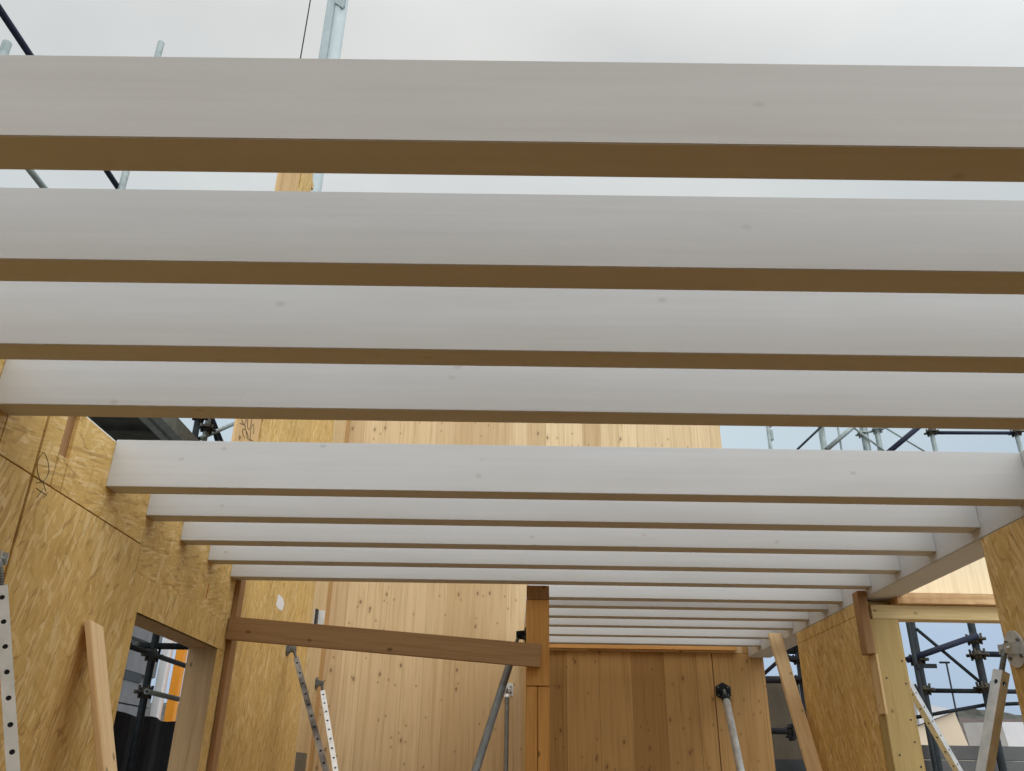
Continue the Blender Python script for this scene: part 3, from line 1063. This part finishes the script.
for x, z in ((3.52, 2.59), (4.053, 2.77), (4.053, 2.64), (4.053, 2.37), (3.52, 2.345)):
    coupler(root, (x, Y, z), (0, 0, 1), 0.033)
bm = bm_new()
add_box(bm, (3.43, Y - 0.16, 2.505), (3.60, Y - 0.145, 2.54))
part('bracket', bm, DARKTUBE, root)
for z0, z1 in ((1.42, 1.60), (1.603, 1.80), (1.803, 1.915)):
    bm = bm_new()
    add_box(bm, (3.3, Y + 0.10, z0), (5.6, Y + 0.14, z1), 0.006)
    part('toe_board', bm, mat_metal('grey_toe_board', (0.085, 0.088, 0.09), (0.13, 0.133, 0.136), 0.6, 0.1, 5), root, 'grey metal toe board')

# --- scaffold seen above the joists at the right, and in the gap beside the far wall
root = thing('scaffold', 'galvanised scaffold rising behind the joists at the upper right', 'scaffold', (4.4, 9.0, -3.0))
Y = 9.0
for x, r, zt in ((2.975, 0.022, 5.40), (3.60, 0.036, 6.2), (4.10, 0.042, 6.2), (4.252, 0.031, 6.2), (4.892, 0.026, 5.42), (5.888, 0.026, 5.42)):
    tube_part(root, 'standard', (x, Y, 3.84 if x > 4.0 else -3.0), (x, Y, zt), r, GREYTUBE)
tube_part(root, 'standard', (3.80, Y, 3.5), (3.80, Y, 6.0), 0.012, GREYTUBE)
for x0, z0, x1, z1, r, m in ((2.98, 4.84, 3.75, 5.54, 0.013, DARKTUBE), (3.60, 5.10, 4.10, 5.51, 0.027, GREYTUBE), (3.95, 5.39, 4.30, 5.06, 0.012, GREYTUBE),
                             (4.27, 5.43, 4.89, 4.98, 0.011, GREYTUBE), (4.25, 5.03, 4.86, 5.508, 0.03, BLUETUBE)):
    tube_part(root, 'brace', (x0, Y - 0.06, z0), (x1, Y - 0.06, z1), r, m)
tube_part(root, 'ledger', (4.892, Y, 5.355), (5.888, Y, 5.366), 0.021, BLUETUBE)
tube_part(root, 'ledger', (2.975, Y, 3.9), (5.888, Y, 3.9), 0.021, DARKTUBE)
tube_part(root, 'ledger', (2.975, Y, 4.7), (4.252, Y, 4.7), 0.021, DARKTUBE)
for x, z in ((4.892, 5.36), (5.888, 5.37), (4.08, 5.33), (4.26, 5.38)):
    coupler(root, (x, Y, z), (0, 0, 1), 0.024, GREYTUBE if x < 4.5 else COUPLER)
bm = bm_new()
add_tube(bm, (2.975, Y, 5.39), (3.04, Y, 5.44), 0.018, 10)
add_box(bm, (2.99, Y - 0.02, 5.23), (3.02, Y + 0.02, 5.36), 0.003)
part('bracket', bm, GREYTUBE, root)

DARKTUBE = BLACK
root = thing('scaffold', 'black scaffold knot in the gap between far wall and right wall', 'scaffold', (2.9, 8.6, -3.0))
Y = 8.6
tube_part(root, 'standard', (2.86, Y, -3.0), (2.86, Y, 3.4), 0.032, DARKTUBE)
tube_part(root, 'standard', (2.93, Y - 0.2, -3.0), (2.93, Y - 0.2, 3.4), 0.028, BLUETUBE)
tube_part(root, 'ledger', (2.2, Y, 2.52), (3.2, Y, 2.54), 0.034, DARKTUBE)
tube_part(root, 'ledger', (2.2, Y, 2.06), (3.2, Y, 2.06), 0.03, DARKTUBE)
tube_part(root, 'ledger', (2.2, Y + 0.02, 2.84), (3.2, Y + 0.02, 2.83), 0.06, DARKTUBE)
tube_part(root, 'brace', (2.45, Y, 2.55), (3.0, Y, 2.98), 0.018, DARKTUBE)
for x, z in ((2.86, 2.53), (2.86, 2.72), (2.86, 2.85), (2.69, 2.05)):
    coupler(root, (x, Y, z), (0, 0, 1) if z > 2.2 else (1, 0, 0), 0.036, BLACK)
tube_part(root, 'brace', (2.62, Y, 2.78), (3.1, Y, 2.62), 0.03, BLACK)
bm = bm_new()
add_box(bm, (2.2, Y + 0.75, 1.4), (3.3, Y + 0.79, 1.83), 0.01)
part('toe_board', bm, SLOT, root)
bm = bm_new()
add_box(bm, (2.0, 11.0, -3.0), (3.95, 11.3, 2.83))
o = obj('board_fence', bm, CONCRETE)
tag(o, 'brown board wall outside the gap beside the far wall', 'fence')

# ------------------------------------------------------------------ mast and hoist cable in the sky
root = thing('crane_mast', 'pale steel mast rising into the sky behind the nearest joist', 'mast', (-2.85, 9.0, -3.0))
bm = bm_new()
add_tube(bm, (-2.79, 9.0, -3.0), (-2.79, 9.0, 15.0), 0.10, 12)
add_box(bm, (-2.995, 8.93, -3.0), (-2.86, 9.07, 15.0), 0.012)
part('mast', bm, MAST, root)
bm = bm_new()
add_prism(bm, [(-2.86, 8.885, 12.30), (-2.73, 8.885, 12.18), (-2.71, 8.885, 12.24), (-2.71, 8.885, 13.0), (-2.86, 8.885, 13.0)], (0, 0.06, 0))
part('bracket', bm, GREYTUBE, root, 'grey bracket near the top')
root = thing('hoist_cable', 'thin dark hoist cable hanging in the sky left of the mast', 'cable', (-4.01, 11.0, 9.6))
bm = bm_new()
add_tube(bm, (-4.01, 11.0, 9.9), (-4.01, 11.0, 24.0), 0.012, 8)
part('cable', bm, INK, root)
bm = bm_new()
add_tube(bm, (-4.01, 11.0, 9.9), (-4.01, 11.0, 9.75), 0.04, 10)
for i in range(10):
    t0, t1 = math.radians(90 - i * 27), math.radians(90 - (i + 1) * 27)
    add_tube(bm, (-4.01 + 0.06 * math.cos(t0), 11.0, 9.68 + 0.06 * math.sin(t0)), (-4.01 + 0.06 * math.cos(t1), 11.0, 9.68 + 0.06 * math.sin(t1)), 0.014, 8)
part('hook', bm, COUPLER, root)

# ------------------------------------------------------------------ distance seen through the right window
root = thing('house', 'beige gabled house roof seen low in the right window', 'house', (9.5, 18.0, -3.0))
bm = bm_new()
add_prism(bm, [(8.2, 18.0, -3.0), (9.3, 18.0, -3.0), (9.3, 18.0, 1.6), (9.14, 18.0, 2.36), (9.0, 18.0, 2.97), (8.52, 18.0, 2.80), (8.2, 18.0, 2.69)], (0, 6, 0))
part('wall', bm, BEIGE, root)
bm = bm_new()
add_prism(bm, [(8.2, 17.9, 2.72), (9.0, 17.9, 2.99), (8.62, 17.9, 3.07), (8.2, 17.9, 3.12)], (0, 6.2, 0))
part('roof', bm, ROOFPALE, root)
root = thing('house', 'dark roofed house with pale lean-to at the lower right', 'house', (12.0, 22.0, -3.0))
bm = bm_new()
add_box(bm, (11.3, 22.0, -3.0), (18.0, 27.0, 2.2))
part('wall', bm, WHITE, root)
bm = bm_new()
add_prism(bm, [(10.9, 21.8, 2.15), (18.3, 21.8, 2.15), (16.5, 24.5, 3.2), (12.4, 24.5, 3.2)], (0, 0.1, 0.12))
part('roof', bm, ROOFTILE, root)
bm = bm_new()
add_prism(bm, [(11.05, 19.9, 1.9), (13.5, 19.9, 1.9), (13.5, 20.0, 2.95), (11.0, 20.0, 2.93)], (0, 1.7, 0.08))
part('lean_to', bm, ROOFPALE, root)
root = thing('street_lamp', 'distant street lamp in the right window', 'lamp', (15.06, 30.0, -3.0))
bm = bm_new()
add_tube(bm, (15.06, 30, -3.0), (15.06, 30, 5.5), 0.03, 10)
part('pole', bm, DARKTUBE, root)
bm = bm_new()
add_box(bm, (14.82, 29.94, 5.46), (15.18, 30.06, 5.52), 0.02)
part('lamp_head', bm, DARKTUBE, root)
bm = bm_new()
cols = 220
prev = None
rng = random.Random(3)
rows = 7
grid = []
for i in range(cols + 1):
    x = -60 + 240 * i / cols
    hgt = 12.6 + 0.4 * math.sin(x * 0.035 + 0.6) + 0.6 * math.sin(x * 0.11)
    colv = []
    for j in range(rows):
        f = j / (rows - 1)
        colv.append(bm.verts.new((x + rng.uniform(-.6, .6), 110 + 40 * f + rng.uniform(-1, 1), -3.0 + (hgt + 3) * math.sin(f * math.pi / 2) + (rng.uniform(-.5, .6) if j else 0))))
    grid.append(colv)
for i in range(cols):
    for j in range(rows - 1):
        bm.faces.new((grid[i][j], grid[i + 1][j], grid[i + 1][j + 1], grid[i][j + 1]))
struct('hill', bm, HILL, 'dark wooded hill on the horizon in the right window', 'hill')
